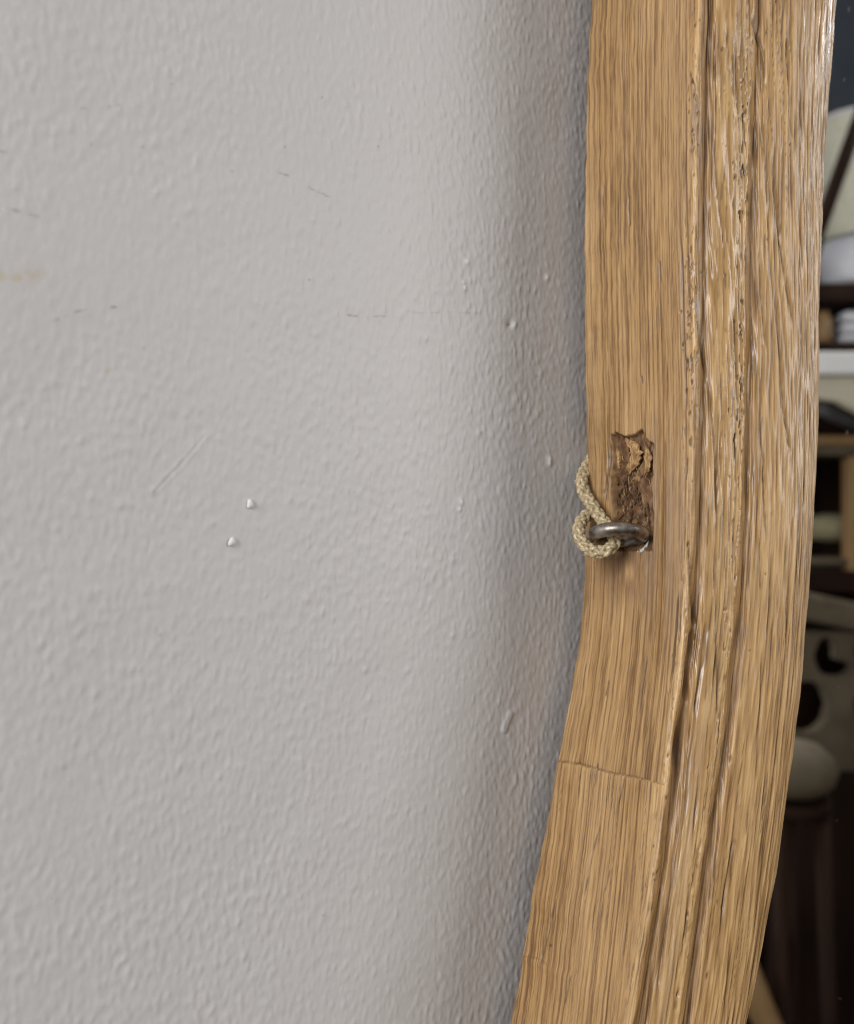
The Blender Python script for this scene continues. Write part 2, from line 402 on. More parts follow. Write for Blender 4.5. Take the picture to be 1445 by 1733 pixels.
    dark = np.zeros_like(tone)
    pores = smooth01(po, 1.50, 2.2)*(.30+.5*smooth01(wd+.4*bl, -.4, 1.2)) + smooth01(po2, 1.95, 2.5)*.95
    dark = np.maximum(dark, np.clip(pores, 0, 1)*.72)
    h = side*(0.000012*ln_ + 0.000012*fi + .00002*md) - 0.00007*np.clip(pores, 0, 1)
    ud = uw + .10*v; ro2 = samp(T['rough'], v*.7+200, ud)
    ck = np.exp(-(samp(T['crk'], v, uw+.05*v)/.13)**2)*smooth01(samp(T['msk'], v, uw), .25, 1.3)
    mids = np.exp(-((q1-52)/36)**2)
    h += front*(0.00007*ro + .00006*ro2*(1+mids) + .00005*fi - .00016*ck + .00003*md*bead + 0.00004*bl)
    h += strip*(0.00010*samp(T['lines'], v, u*0.9+33) + 0.00005*fi)
    tone += strip*(0.10*samp(T['lines'], v, u*0.9+33))
    dark = np.maximum(dark, front*ck*.55)
    tone += front*.05*ro2
    # ragged lips of both ridges
    lip1 = np.exp(-((q1+8)/9)**2); lip2 = np.exp(-((q2+2)/8)**2)
    edge = np.exp(-((q1-1)/3.0)**2) + np.exp(-((q2-2)/3.0)**2)
    h += lip1*(0.00006*ch) + lip2*0.00006*ch
    tone += 0.14*edge*front + .08*lip1 + .08*lip2
    # worm-like open pits beside the ridges
    env = np.clip(smooth01(PY, 60, 140)*(1-smooth01(PY, 700, 860))*.9 + .35, 0, 1)
    pit = smooth01(sk + .5*bl, 1.25, 1.75)*np.clip(np.exp(-((q1+9)/9)**2) + np.exp(-((q2+5)/7)**2) + .35*np.exp(-((q1-62)/22)**2), 0, 1)*env
    dark = np.maximum(dark, .85*pit); h -= 0.00035*pit
    # open pores and chips broken out beside the two ridges and on the carved band
    spots = [(1, random.uniform(430, 695), random.gauss(-8, 7)) for _ in range(64)] + [(1, random.uniform(0, 1500), random.gauss(-5, 6)) for _ in range(46)]
    spots += [(2, random.uniform(60, 600), random.gauss(-6, 6)) for _ in range(52)] + [(2, random.uniform(600, 1700), random.gauss(-5, 6)) for _ in range(36)]
    spots += [(2, random.uniform(0, 1000), random.uniform(18, 75)) for _ in range(14)] + [(1, random.uniform(80, 900), random.uniform(28, 75)) for _ in range(9)] + [(2, random.uniform(1000, 1730), random.uniform(5, 60)) for _ in range(10)]
    rpy1 = np.array([b_ for a_, b_ in R1], float); rpx1 = np.array([a_ for a_, b_ in R1], float)
    rpy2 = np.array([b_ for a_, b_ in R2], float); rpx2 = np.array([a_ for a_, b_ in R2], float)
    for which, yy, off in spots:
        x0 = (np.interp(yy, rpy1, rpx1) if which == 1 else np.interp(yy, rpy2, rpx2)) + off
        r0 = int(np.argmin(np.abs(PY[:, 250]-yy))); ra, rb = max(0, r0-70), min(nr, r0+70)
        wx = random.uniform(.9, 2.1); wy = wx*random.uniform(1.6, 4.2); lean = random.uniform(-.25, .1)
        sx = PX[ra:rb]-x0-lean*(PY[ra:rb]-yy); sy = PY[ra:rb]-yy
        e_ = np.exp(-((sx/wx)**2 + (sy/wy)**2)**1.5)*np.clip(.8+.5*ch[ra:rb], .1, 1)
        dark[ra:rb] = np.maximum(dark[ra:rb], e_*random.uniform(.45, .95)); h[ra:rb] -= e_*.00030
    # groove floors: shade painted darker, along with gathered dirt and finish
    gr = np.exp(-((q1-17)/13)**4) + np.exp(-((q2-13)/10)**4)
    stain_shade = 0.20*gr*np.clip(.7+.5*bl, 0, 1.5)
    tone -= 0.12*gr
    # knife lines and cracks running down the carved face
    def crack(pts, wd_, depth, a, shift=0):
        d, al = line_dist(PX, PY, pts)
        f = smooth01(al, -.02, .15)*(1-smooth01(al, .86, 1.02))
        k = np.exp(-(d/wd_)**2)*f
        nonlocal h, dark
        h = h - depth*k
        dark = np.maximum(dark, a*k*np.clip(.75+.25*sk, .2, 1))
    for pts, wd_, dp, a in (
        ([(1245, 40), (1247, 160), (1251, 250), (1255, 330)], 1.9, .0003, .62), ([(1208, 245), (1215, 320), (1225, 425)], 2.0, .0004, .6),
        ([(1307, 242), (1311, 320), (1319, 400), (1330, 480), (1343, 556)], 2.3, .0005, .62), ([(1270, 10), (1279, 55), (1290, 90), (1294, 120), (1297, 162)], 3.6, .0006, .5),
        ([(1331, 60), (1334, 140)], 2, .0003, .6), ([(1336, 150), (1337, 200), (1341, 240)], 1.8, .0003, .4),
        ([(1176, 457), (1184, 560), (1195, 648)], 2.6, .0005, .55), ([(1202, 650), (1207, 730), (1214, 840), (1216, 900)], 2.3, .0005, .6),
        ([(1034, 748), (1031, 790), (1026, 815), (1022, 842)], 2.4, .0006, .75), ([(1028, 800), (1024, 850)], 4, .0004, .3), ([(1212, 417), (1218, 525)], 2, .0003, .6), ([(1284, 420), (1288, 500), (1295, 590)], 2, .0004, .6),
        ([(1310, 487), (1317, 560), (1326, 690), (1332, 730), (1341, 785)], 2.4, .0005, .6), ([(1283, 600), (1288, 720), (1294, 840), (1297, 930)], 2, .0004, .62),
        ([(1242, 515), (1245, 600), (1248, 704)], 2, .0004, .62), ([(1245, 729), (1245, 822)], 1.8, .0003, .55), ([(1153, 400), (1156, 560), (1163, 700)], 1.7, .0003, .5),
        ([(1166, 918), (1170, 990), (1175, 1067)], 3.0, .0006, .5), ([(1208, 857), (1211, 980), (1209, 1118)], 1.6, .0002, .6),
        ([(1286, 912), (1287, 1003)], 1.6, .0003, .6), ([(1304, 930), (1303, 1000), (1297, 1080)], 1.8, .0003, .5), ([(1196, 1050), (1190, 1120), (1180, 1180), (1176, 1215)], 4.0, .0008, .6),
        ([(1172, 1060), (1162, 1130), (1160, 1190)], 4, .0007, .35), ([(1290, 1090), (1286, 1200), (1278, 1330)], 2, .0003, .5), ([(1186, 1420), (1166, 1520), (1150, 1640)], 2, .0004, .6),
        ([(1140, 1480), (1128, 1560), (1112, 1680)], 2.2, .0004, .6), ([(1245, 1400), (1228, 1500), (1212, 1640)], 2, .0003, .5), ([(1254, 1300), (1240, 1420), (1222, 1560)], 1.8, .0003, .4),
        ([(1325, 240), (1324, 330), (1320, 420)], 1.8, .0003, .5), ([(1296, 270), (1303, 330), (1301, 395)], 1.8, .0003, .4)):
        crack(pts, wd_, dp, a)
    # side face: long dark checks, the joint, a few knocks
    for pts in ([(1057, 1312), (1050, 1345), (1040, 1380)], [(1015, 1392), (1008, 1420), (996, 1475), (988, 1518)], [(1032, 1470), (1022, 1510)], [(1012, 1290), (1005, 1330)],
                [(940, 1520), (928, 1580), (914, 1632)], [(1095, 1110), (1086, 1170), (1082, 1210)], [(1030, 1150), (1024, 1180)], [(1038, 960), (1036, 1020), (1032, 1065)], [(1150, 1040), (1148, 1090)],
                [(1116, 440), (1117, 480)], [(1065, 330), (1063, 350), (1066, 385)], [(1022, 310), (1020, 340), (1021, 370)], [(1085, 635), (1087, 650)], [(1060, 1560), (1052, 1620)], [(965, 1650), (955, 1700)]):
        crack(pts, 1.7, .00025, .75)
    d, al = line_dist(PX, PY, [(942, 1287), (985, 1293), (1030, 1307), (1112, 1323)])
    k = np.exp(-(d/1.9)**2)*side*(1-smooth01(al, .75, 1.0)*.8)
    h -= .0002*k; dark = np.maximum(dark, .62*k*np.clip(.75+.3*ch, .25, 1)); tone += .08*below*np.exp(-(np.clip(PY-joint_py, 0, 99)/9)**2)
    d, al = line_dist(PX, PY, [(884, 1618), (912, 1622), (925, 1632)]); k = np.exp(-(d/1.6)**2)*side; dark = np.maximum(dark, .35*k)
    d = np.hypot(PX-932, PY-1600); dark = np.maximum(dark, .9*np.exp(-(d/2.6)**2))
    # scooped hollow above the lower moulding
    d = np.hypot((PX-1152)/24, (PY-1262)/75); sc = np.exp(-d**2*1.3)*smooth01(q1, 2, 14)
    h -= .0016*sc; tone -= .10*sc; stain_shade = np.maximum(stain_shade, .18*sc)
    # notch cut for the screw eye
    wobn = samp(T['chip'], v*1.2, u*1.2)
    topw = 740 + 6*np.sin(PX/7.3) - 8*smooth01(PX, 1052, 1066)*(1-smooth01(PX, 1084, 1092)) + 9*smooth01(PX, 1086, 1096)
    e = np.maximum(np.maximum(1036-PX + 1.6*np.sin(PY/17.), PX-1103 - 1.2*np.sin(PY/23.+1)), np.maximum(topw-PY, PY-932))
    cav = (1-smooth01(e + 1.0*wobn, -2.5, 2.5))*side
    deep = cav*((0.0021 + .0016*smooth01(PY, 790, 880))*(1-.75*smooth01(PY, 905, 930)) + .00035*ch + .00045*sk + .00025*wobn)
    d = np.hypot((PX-1074-(PY-765)*-.30)/13, (PY-772)/36); spl = np.exp(-d**4*.8)
    d = np.hypot((PX-1095)/8, (PY-785)/34); spl = np.maximum(spl, .85*np.exp(-d**4))
    deep += cav*.0004*spl
    lump = np.exp(-(((PX-1090)/16)**2 + ((PY-838)/30)**2)**2); deep -= cav*.0010*lump
    h -= deep
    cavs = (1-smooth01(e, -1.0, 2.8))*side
    dirt_shade = cavs*np.clip(.74 - .80*spl + .16*ch + .14*wobn, 0, 1)
    dirt_shade = np.maximum(dirt_shade, cav*.75*np.exp(-((PX-1045)/9)**2)*(1-smooth01(PY, 790, 830)))  # shade on the notch's upper left wall, painted in over the grime
    stain_shade = np.maximum(stain_shade, dirt_shade); tone += cav*(-.05+.12*ch+.10*sk)
    h += cav*.00018*samp(T['fine'], v, u*.7)
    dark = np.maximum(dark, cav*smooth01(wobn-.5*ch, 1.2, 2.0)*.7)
    # grime round the notch and below it
    d = np.hypot((PX-1060)/75, (PY-965)/62)
    grime = np.exp(-d**2*1.6)*np.clip(.95+.30*bl+.3*ln_*.4+.18*sk, 0, 1)*side
    d = np.hypot((PX-1066)/12, (PY-968)/24); chipm = np.exp(-d**2*2)
    grime *= 1-.95*chipm; tone += .30*chipm*side; h -= .0003*chipm*side
    stain_shade = np.maximum(stain_shade, .80*grime)
    worn = np.clip(np.exp(-(((PX-1120)/55)**2 + ((PY-900)/170)**2))*(.35+.22*md) , 0, .6)*side
    worn = np.maximum(worn, np.clip(.12+.22*wd+.15*md, 0, .4)*side*.2)
    worn = np.maximum(worn, strip*.18*np.clip(.8+.4*ln_, 0, 1)*(1-smooth01(PY, 650, 1100)*.6))
    worn = np.maximum(worn, .3*np.exp(-((q2+28)/16)**2)*smooth01(PY, 1040, 1250)*np.clip(.6+.5*md, 0, 1)*front)
    # small dark bruise strip in second groove
    d = np.hypot((q2-12)/9, (PY-1072)/30); stain_shade = np.maximum(stain_shade, .45*np.exp(-d**4)*front)
    rough = .52*side + front*(.40) - strip*.13 - .13*mids*front + .05*bl
    rough = np.clip(rough + .2*stain_shade + .25*cav, .24, .85)
    Vx = Xc + nx*h; Vy = -Dc + ny*h
    V = np.stack([Vx, Vy, Z], -1)
    A = np.stack([np.clip(tone, 0, 1), np.clip(dark, 0, 1), np.clip(stain_shade, 0, 1), np.clip(worn, 0, 1)], -1)
    F = np.stack([rough, rough, rough, np.ones_like(rough)], -1)
    UV = np.stack([uw*0.0002, v*0.00027, np.zeros_like(u)], -1)
    o = grid_mesh('carved_frame', V, OAK, {'wood': A, 'finish': F}, UV, root)
    return o, Xs
root = empty('wall_mirror', (0, 0, 0))
tag(root, 'curved carved oak frame of a mirror hung close against the grey wall', 'mirror')
frame, XS = build_frame(root)
# glass: a thin silvered sheet held in the rebate, with a backing board behind it
xi = float(XS.min()); 
def sheet(name, inset, x1, y0, y1, zm, mat, parent):
    idx = np.unique(np.concatenate([np.arange(1, len(ROWS)-1)[::14], [len(ROWS)-2]])); vs, fs = [], []
    for r_ in idx:
        for x in (XS[r_]+inset, x1):
            for y in (y0, y1): vs.append((x, y, ROWS[r_]))
    for i in range(len(idx)-1):
        a, b_ = 4*i, 4*i+4
        fs += [(a, a+2, b_+2, b_), (a+3, a+1, b_+1, b_+3), (a+1, a, b_, b_+1), (a+2, a+3, b_+3, b_+2)]
    e_ = 4*(len(idx)-1); fs += [(0, 1, 3, 2), (e_, e_+2, e_+3, e_+1)]
    return mesh_obj(name, vs, fs, mat, parent, False)
sheet('mirror_glass', .006, 0.74, -GLASS, -GLASS+.004, .5, SILVER, root)
DARKB = simple('backing_board', (0.10, 0.075, 0.05), (0.16, 0.12, 0.08), 60, 0.8)
sheet('backing_board', -.004, 0.739, -GLASS+.0045, -.0060, .4995, DARKB, root)
# dust and nicks on the glass
vs, fs = [], []
for px, py, wx, wz in ((1437, 16, .0003, .0022), (1429, 135, .0003, .0013), (1410, 566, .00025, .0012), (1402, 548, .00022, .0042), (1434, 732, .0003, .0018), (1419, 1162, .0003, .0003), (1422, 1690, .0003, .0003), (1417, 1389, .0003, .0003)):
    p = at_depth(px, py, GLASS+.0002); i = len(vs)
    for a, b_ in ((-1, 0), (0, -1), (1, 0), (0, 1)): vs.append((p[0]+a*wx*.55, p[1], p[2]+b_*wz*.55))
    vs.append((p[0], p[1]-.0002, p[2]))
    fs += [(i, i+1, i+4), (i+1, i+2, i+4), (i+2, i+3, i+4), (i+3, i, i+4)]
DUSTM = simple('dust_grey', (0.20, 0.20, 0.20), (0.34, 0.34, 0.33), 200, 0.9)
tag(mesh_obj('dust', vs, fs, DUSTM, root), kind='stuff')
# loose fibres and slivers standing in the notch
def fibres(name, n_f, mat, rr, l0, l1, xr, yr):
    vs, fs = [], []
    for _ in range(n_f):
        p = at_x(random.uniform(*xr), random.uniform(*yr), 0.1998+random.uniform(0, .0018))
        a = random.uniform(-.7, .7); L_ = random.uniform(l0, l1); bow = random.uniform(-.0009, .0006)
        for q_ in range(4):
            t_ = q_/3-.5
            c_ = (p[0] + bow*(1-4*t_*t_) + random.uniform(-.0002, .0002), p[1] + L_*t_*math.sin(a), p[2] + L_*t_*math.cos(a))
            r_ = rr*(1.0 if 0 < q_ < 3 else .35)
            for k_ in range(4): vs.append((c_[0]+r_*.7*math.cos(k_*math.pi/2), c_[1]+r_*math.sin(k_*math.pi/2), c_[2]))
        i0 = len(vs)-16
        for q_ in range(3):
            for k_ in range(4):
                k2_ = (k_+1) % 4; fs.append((i0+q_*4+k_, i0+q_*4+k2_, i0+q_*4+4+k2_, i0+q_*4+4+k_))
    return tag(mesh_obj(name, vs, fs, mat, frame), kind='stuff')
def splinter(pts, lab):
    """a torn flake: centre line (px, py, X, half width) with thickness"""
    P = np.array(pts, float); n_u, n_v = 15, 6
    t = np.linspace(0, len(P)-1, n_u)
    cl = np.stack([np.interp(t, range(len(P)), P[:, k_]) for k_ in range(4)], 1)
    vs, fs = [], []
    jl = RNG.normal(0, .22, (n_u, 2)); hj = RNG.normal(0, .00013, (n_u, n_v)); vj = RNG.normal(0, .00008, n_v)
    for side_ in (0, 1):
        for i in range(n_u):
            p = at_x(cl[i, 0], cl[i, 1], cl[i, 2]); end_ = min(1, (min(i, n_u-1-i)+.4)/2.2)
            for k_ in range(n_v):
                f_ = k_/(n_v-1)*2-1
                w_ = cl[i, 3]*.000161*(1+jl[i, 0 if f_ < 0 else 1])*end_
                zj = .0009*math.sin(k_*2.4+i)*(1-end_)
                vs.append((p[0] - .0003*(1-f_*f_) + hj[i, k_]*.6 + vj[k_] + .00045*side_, p[1] - f_*w_, p[2] + zj))
    q_ = n_u*n_v
    for i in range(n_u-1):
        for k_ in range(n_v-1):
            a = i*n_v+k_; fs.append((a, a+n_v, a+n_v+1, a+1)); fs.append((q_+a, q_+a+1, q_+a+n_v+1, q_+a+n_v))
    for i in range(n_u-1):
        for k_ in (0, n_v-1):
            a = i*n_v+k_; fs.append((a, a+n_v, q_+a+n_v, q_+a))
    for k_ in range(n_v-1):
        for i in (0, n_u-1):
            a = i*n_v+k_; fs.append((a, a+1, q_+a+1, q_+a))
    o_ = mesh_obj('splinter', vs, fs, RAWT, frame, False)
    return tag(o_, lab)
RAWT = simple('raw_oak', (0.22, 0.115, 0.045), (0.54, 0.33, 0.145), 2200, 0.7, 0, .0003, (1, 1, .16))
RAWD = simple('dark_fibre', (0.07, 0.038, 0.02), (0.20, 0.115, 0.06), 900, 0.8)
splinter([(1060, 744, .2000, 8), (1070, 752, .1990, 11), (1078, 766, .1986, 11), (1070, 784, .1992, 10), (1064, 802, .2002, 5)], 'pale folded splinter at the top of the notch')
splinter([(1092, 752, .1996, 4), (1096, 772, .1989, 6), (1095, 792, .1991, 5), (1092, 806, .2002, 3)], 'narrow tan splinter at the right edge of the notch')
splinter([(1044, 756, .2002, 3), (1047, 778, .2000, 4), (1046, 798, .2006, 2)], 'thin brown splinter at the left edge of the notch')
fibres('wood_fibres', 190, RAWD, .00016, .0010, .0030, (1044, 1099), (795, 926))
fibres('wood_slivers', 40, RAWT, .00020, .001, .0028, (1052, 1099), (752, 925))

# ================================================================== SCREW EYE
def tube(path, rad, seg=10, closed=False, cap=True):
    P = [Vector(p) for p in path]; n_ = len(P); vs, fs = [], []
    T = [((P[(i+1) % n_]-P[i-1]) if closed else (P[min(i+1, n_-1)]-P[max(i-1, 0)])).normalized() for i in range(n_)]
    up = Vector((0.13, 0.31, 0.94)); N = (up - up.dot(T[0])*T[0]).normalized()
    for i in range(n_):
        N = (N - N.dot(T[i])*T[i]).normalized(); B = T[i].cross(N)
        r = rad[i] if hasattr(rad, '__len__') else rad
        for k in range(seg):
            a = 2*math.pi*k/seg
            vs.append(P[i] + N*(r*math.cos(a)) + B*(r*math.sin(a)))
    for i in range(n_ if closed else n_-1):
        j = (i+1) % n_
        for k in range(seg):
            k2 = (k+1) % seg
            fs.append((i*seg+k, i*seg+k2, j*seg+k2, j*seg+k))
    if cap and not closed:
        fs.append(tuple(range(seg-1, -1, -1))); fs.append(tuple((n_-1)*seg+k for k in range(seg)))
    return vs, fs
def catmull(pts, n_):
    P = [Vector(p) for p in pts]; out = []
    P = [2*P[0]-P[1]] + P + [2*P[-1]-P[-2]]
    for i in range(1, len(P)-2):
        for k in range(n_):
            t = k/n_
            a, b_, c, d = P[i-1:i+3]
            out.append(0.5*((2*b_) + (c-a)*t + (2*a-5*b_+4*c-d)*t*t + (-a+3*b_-3*c+d)*t**3))
    out.append(P[-2]); return out
ringc = Vector(at_x(1046, 906, 0.1925))
fwd = Vector((math.sin(YAW+.21), math.cos(YAW+.21), 0)); rgt = Vector((math.cos(YAW+.21), -math.sin(YAW+.21), 0)); upv = Vector((0, 0, 1))
tilt = math.radians(17)
ea = (rgt + upv*0.02).normalized(); eb = (-fwd*math.cos(tilt) + upv*math.sin(tilt)).normalized()
MAJ, MIN = 0.0064, 0.00185
eye = empty('screw_eye', tuple(ringc))
tag(eye, 'worn dark iron screw eye sunk in the notch of the oak frame', 'screw eye')
path = []
for i in range(72):
    a = 2*math.pi*i/72
    path.append(ea*(MAJ*math.cos(a)) + eb*(MAJ*math.sin(a)))
rads = [MIN*(1 + .035*math.sin(3*2*math.pi*i/72+1) + .02*math.sin(7*2*math.pi*i/72)) for i in range(72)]
vs, fs = tube(path, rads, 20, True)
mesh_obj('ring', vs, fs, IRON, eye)
inx = Vector((1, 0, 0))
s0 = ea*(MAJ*.75) - eb*(MAJ*.55)
vs, fs = tube([s0, s0+inx*.003+upv*-.0002, s0+inx*.012], [.0021, .0019, .0018], 14)
mesh_obj('shank', vs, fs, IRON, eye)
arcp = catmull([Vector(at_x(px, py, X_)) - ringc for px, py, X_ in ((1058, 938, .1984), (1072, 937, .1981), (1084, 933, .1980), (1093, 925, .1981), (1098, 914, .1986))], 6)
vs, fs = tube(arcp, [.00012+.0004*math.sin(math.pi*(i_+.5)/len(arcp)) for i_ in range(len(arcp))], 8)
mesh_obj('rim_glint', vs, fs, PALE, eye)  # pale arc added as the highlight on the ring's lower rim

# ================================================================== CORD
def resample(pts, step):
    L = [0]
    for a, b_ in zip(pts[:-1], pts[1:]): L.append(L[-1]+(b_-a).length)
    n_ = int(L[-1]/step); A = np.array([list(p) for p in pts]); t = np.linspace(0, L[-1], n_)
    return [Vector((np.interp(s, L, A[:, 0]), np.interp(s, L, A[:, 1]), np.interp(s, L, A[:, 2]))) for s in t], t
cp = [at_depth(1046, 700, .0023), at_depth(1020, 748, .0023), at_depth(996, 785, .0030)]
cp[0][0] += .004
cp += [at_x(984, 812, .1962), at_x(988, 833, .1948), at_x(1003, 857, .1940), at_x(1019, 880, .1938), at_x(1034, 900, .1935), at_x(1040, 916, .1915),
       at_x(1030, 930, .1890), at_x(1008, 934, .1872), at_x(988, 922, .1868), at_x(979, 902, .1885), at_x(984, 882, .1920), at_x(998, 868, .1958), at_x(1006, 862, .1966)]
cpath, ct = resample(catmull(cp, 24), 0.00022)
cord = empty('hanging_cord', tuple(cpath[len(cpath)//2]))
tag(cord, 'braided khaki cord looped through the screw eye and led behind the frame', 'cord')
off = cord.location.copy()
n_ = len(cpath); T = [(cpath[min(i+1, n_-1)]-cpath[max(i-1, 0)]).normalized() for i in range(n_)]
N = []; nn = Vector((0.3, 0.2, 0.9))
for i in range(n_):
    nn = (nn - nn.dot(T[i])*T[i]).normalized(); N.append(nn.copy())
PITCH, R0, AMP, SR = 0.0125, 0.00102, 0.00026, 0.00069
for hand in (1, -1):
    for k in range(4):
        pth = []
        for i in range(0, n_):
            a = hand*2*math.pi*ct[i]/PITCH + k*math.pi/2
            r = R0 + hand*AMP*math.cos(8*math.pi*ct[i]/PITCH)
            pth.append(cpath[i]-off + N[i]*(r*math.cos(a)) + T[i].cross(N[i])*(r*math.sin(a)))
        vs, fs = tube(pth, SR, 8)
        mesh_obj('strand', vs, fs, CORD, cord)
vs, fs = [], []
for _ in range(150):
    i_ = random.randrange(6, n_-6); a = random.uniform(0, 2*math.pi); rr_ = R0+AMP+SR*.7
    d0 = (N[i_]*math.cos(a) + T[i_].cross(N[i_])*math.sin(a)); tw = random.uniform(-1, 1)
    b0 = cpath[i_]-off + d0*rr_; l_ = random.uniform(.0006, .0016)
    pts_ = [b0, b0 + (d0*.5 + T[i_]*tw)*l_*.5, b0 + (d0*.8 + T[i_]*tw*1.3)*l_]
    v_, f_ = tube(pts_, [.00005, .00004, .00002], 4); o_ = len(vs); vs += v_; fs += [tuple(x+o_ for x in q) for q in f_]
tag(mesh_obj('loose_fibre', vs, fs, CORD, cord), kind='stuff')
vs, fs = tube([p-off for p in cpath], .0009, 8)
mesh_obj('core', vs, fs, CORD, cord)

# ================================================================== THE ROOM THE MIRROR SHOWS
FLOOR_Z = -1.22
def room_pt(px, py, dep):           # the real place of what the glass shows at that pixel, dep metres along the view
    p = np.array([0, -CAM_D, 0]) + ray(px, py)*dep
    return Vector((p[0], -2*GLASS - p[1], p[2]))
def mpp(dep): return dep/FPX        # metres per pixel there
def box_v(x0, x1, y0, y1, z0, z1, bev=0.0):
    import bmesh
    bm = bmesh.new()
    bmesh.ops.create_cube(bm, size=1)
    for v_ in bm.verts:
        v_.co = Vector(((x0+x1)/2+v_.co.x*(x1-x0), (y0+y1)/2+v_.co.y*(y1-y0), (z0+z1)/2+v_.co.z*(z1-z0)))
    if bev: bmesh.ops.bevel(bm, geom=bm.edges[:], offset=bev, segments=2, affect='EDGES', profile=.5)
    return bm
def bm_obj(name, bm, mat, parent, smooth=False):
    me = bpy.data.meshes.new(name); bm.to_mesh(me); bm.free()
    me.polygons.foreach_set('use_smooth', [smooth]*len(me.polygons)); me.materials.append(mat)
    o = bpy.data.objects.new(name, me); C.objects.link(o)
    if parent: o.parent = parent
    return o
def lathe(prof, seg=40):
    vs, fs = [], []
    for r, z in prof:
        for k in range(seg):
            a = 2*math.pi*k/seg; vs.append((r*math.cos(a), r*math.sin(a), z))
    for i in range(len(prof)-1):
        for k in range(seg):
            k2 = (k+1) % seg; fs.append((i*seg+k, i*seg+k2, (i+1)*seg+k2, (i+1)*seg+k))
    fs.append(tuple(range(seg-1, -1, -1))); fs.append(tuple((len(prof)-1)*seg+k for k in range(seg)))
    return vs, fs
NAVY = simple('navy_paint', (0.060, 0.078, 0.100), (0.085, 0.105, 0.130), 5, 0.6)
BOARDS = simple('dark_floor', (0.018, 0.012, 0.008), (0.040, 0.026, 0.016), 7, 0.5, 0, 0, (1, 8, 1))
SHADE = simple('cream_linen', (0.66, 0.65, 0.50), (0.78, 0.77, 0.64), 90, 0.8)
WHITE = simple('white_cotton', (0.56, 0.57, 0.62), (0.72, 0.73, 0.76), 14, 0.8, 0, .004)
MARBLE = simple('white_marble', (0.72, 0.74, 0.74), (0.82, 0.83, 0.82), 9, 0.3)
CREAMP = simple('cream_paint', (0.48, 0.46, 0.35), (0.58, 0.55, 0.43), 12, 0.5)
MAHOG = simple('mahogany', (0.012, 0.006, 0.004), (0.028, 0.013, 0.007), 16, 0.7, 0, 0, (1, 1, .2), .12)
TANW = simple('tan_wood', (0.23, 0.14, 0.06), (0.32, 0.20, 0.09), 20, 0.5, 0, 0, (1, 1, .2))
SLATE = simple('grey_metal', (0.07, 0.07, 0.075), (0.10, 0.10, 0.105), 30, 0.4, .3)
STONE = simple('taupe_stone', (0.072, 0.056, 0.034), (0.115, 0.092, 0.060), 18, 0.85, 0, .004)
SEATC = simple('cream_seat', (0.078, 0.060, 0.034), (0.10, 0.080, 0.048), 40, 0.7)
OLIVE = simple('olive_cloth', (0.26, 0.235, 0.13), (0.34, 0.31, 0.19), 40, 0.85)

tag(mesh_obj('floor', [(-2.4, -4, FLOOR_Z), (5.5, -4, FLOOR_Z), (5.5, 0.0, FLOOR_Z), (-2.4, 0.0, FLOOR_Z)], [(0, 1, 2, 3)], BOARDS, None, False), kind='structure')
c0 = room_pt(1445, 866, 3.4)
rw = empty('far_wall', (c0.x, c0.y, FLOOR_Z), YAW)
rw_o = mesh_obj('far_wall', *(lambda b_: b_)(([(-1.2, 0, 0), (1.4, 0, 0), (1.4, 0, 4.2), (-1.2, 0, 4.2), (-1.2, -.1, 0), (1.4, -.1, 0), (1.4, -.1, 4.2), (-1.2, -.1, 4.2)], [(0, 1, 2, 3), (7, 6, 5, 4), (3, 2, 6, 7), (0, 3, 7, 4), (1, 5, 6, 2)])), NAVY, None, False)
bpy.data.objects.remove(rw)
rw_o.location = (c0.x, c0.y, FLOOR_Z); rw_o.rotation_euler = (0, 0, YAW); rw_o.name = 'far_wall'
tag(rw_o, 'dark navy wall at the far end of the room seen in the mirror', 'wall', kind='structure')

def room_thing(name, px, py, dep, label, cat, floor=False, group=None):
    p = room_pt(px, py, dep)
    o = empty(name, (p.x, p.y, FLOOR_Z if floor else p.z), YAW)
    return tag(o, label, cat, group), mpp(dep), p.z - FLOOR_Z
# 1 shelving unit: mahogany uprights and boards, standing on the floor
D1 = 1.75; k1 = mpp(D1)
def zpx(py, dep): return (866.5-py)/FPX*dep
sh, k, z0 = room_thing('shelf_unit', 1440, 866, D1, 'dark mahogany open shelf unit loaded with white and cream things, seen in the mirror', 'shelf unit', True)
for py0, py1 in ((492, 518), (588, 600), (716, 738), (962, 1006)):
    za, zb = zpx(py1, D1)-FLOOR_Z, zpx(py0, D1)-FLOOR_Z
    bm_obj('shelf', box_v(-.26, .30, -.20, .06, za, zb, .002), MAHOG, sh)
bm_obj('back_panel', box_v(-.30, .34, -.215, -.203, .02, zpx(596, D1)-FLOOR_Z), MAHOG, sh)
for sx in (-.28, .32): bm_obj('upright', box_v(sx-.02, sx+.02, -.20, .06, 0, zpx(492, D1)-FLOOR_Z), MAHOG, sh)
# 2 lampshade and lamp on the top shelf
t, k, _ = room_thing('table_lamp', 1450, 492, D1, 'cream linen lampshade on a squat white lamp, topmost in the mirror', 'lamp')
zs = lambda py: (492-py)*k1
vs, fs = lathe([(.062, zs(405)), (.066, zs(405)), (.082, zs(215)), (.084, zs(213)), (.080, zs(213)), (.078, zs(217))][0:4])
mesh_obj('lamp_shade', vs, fs, SHADE, t)
vs, fs = lathe([(.050, .002), (.064, .012), (.068, zs(440)), (.060, zs(412)), (.03, zs(405))])
mesh_obj('base', vs, fs, WHITE, t)
vs, fs = lathe([(.0835, zs(219)), (.0855, zs(219)), (.0858, zs(212)), (.083, zs(210))])
mesh_obj('trim', vs, fs, PAINT, t)
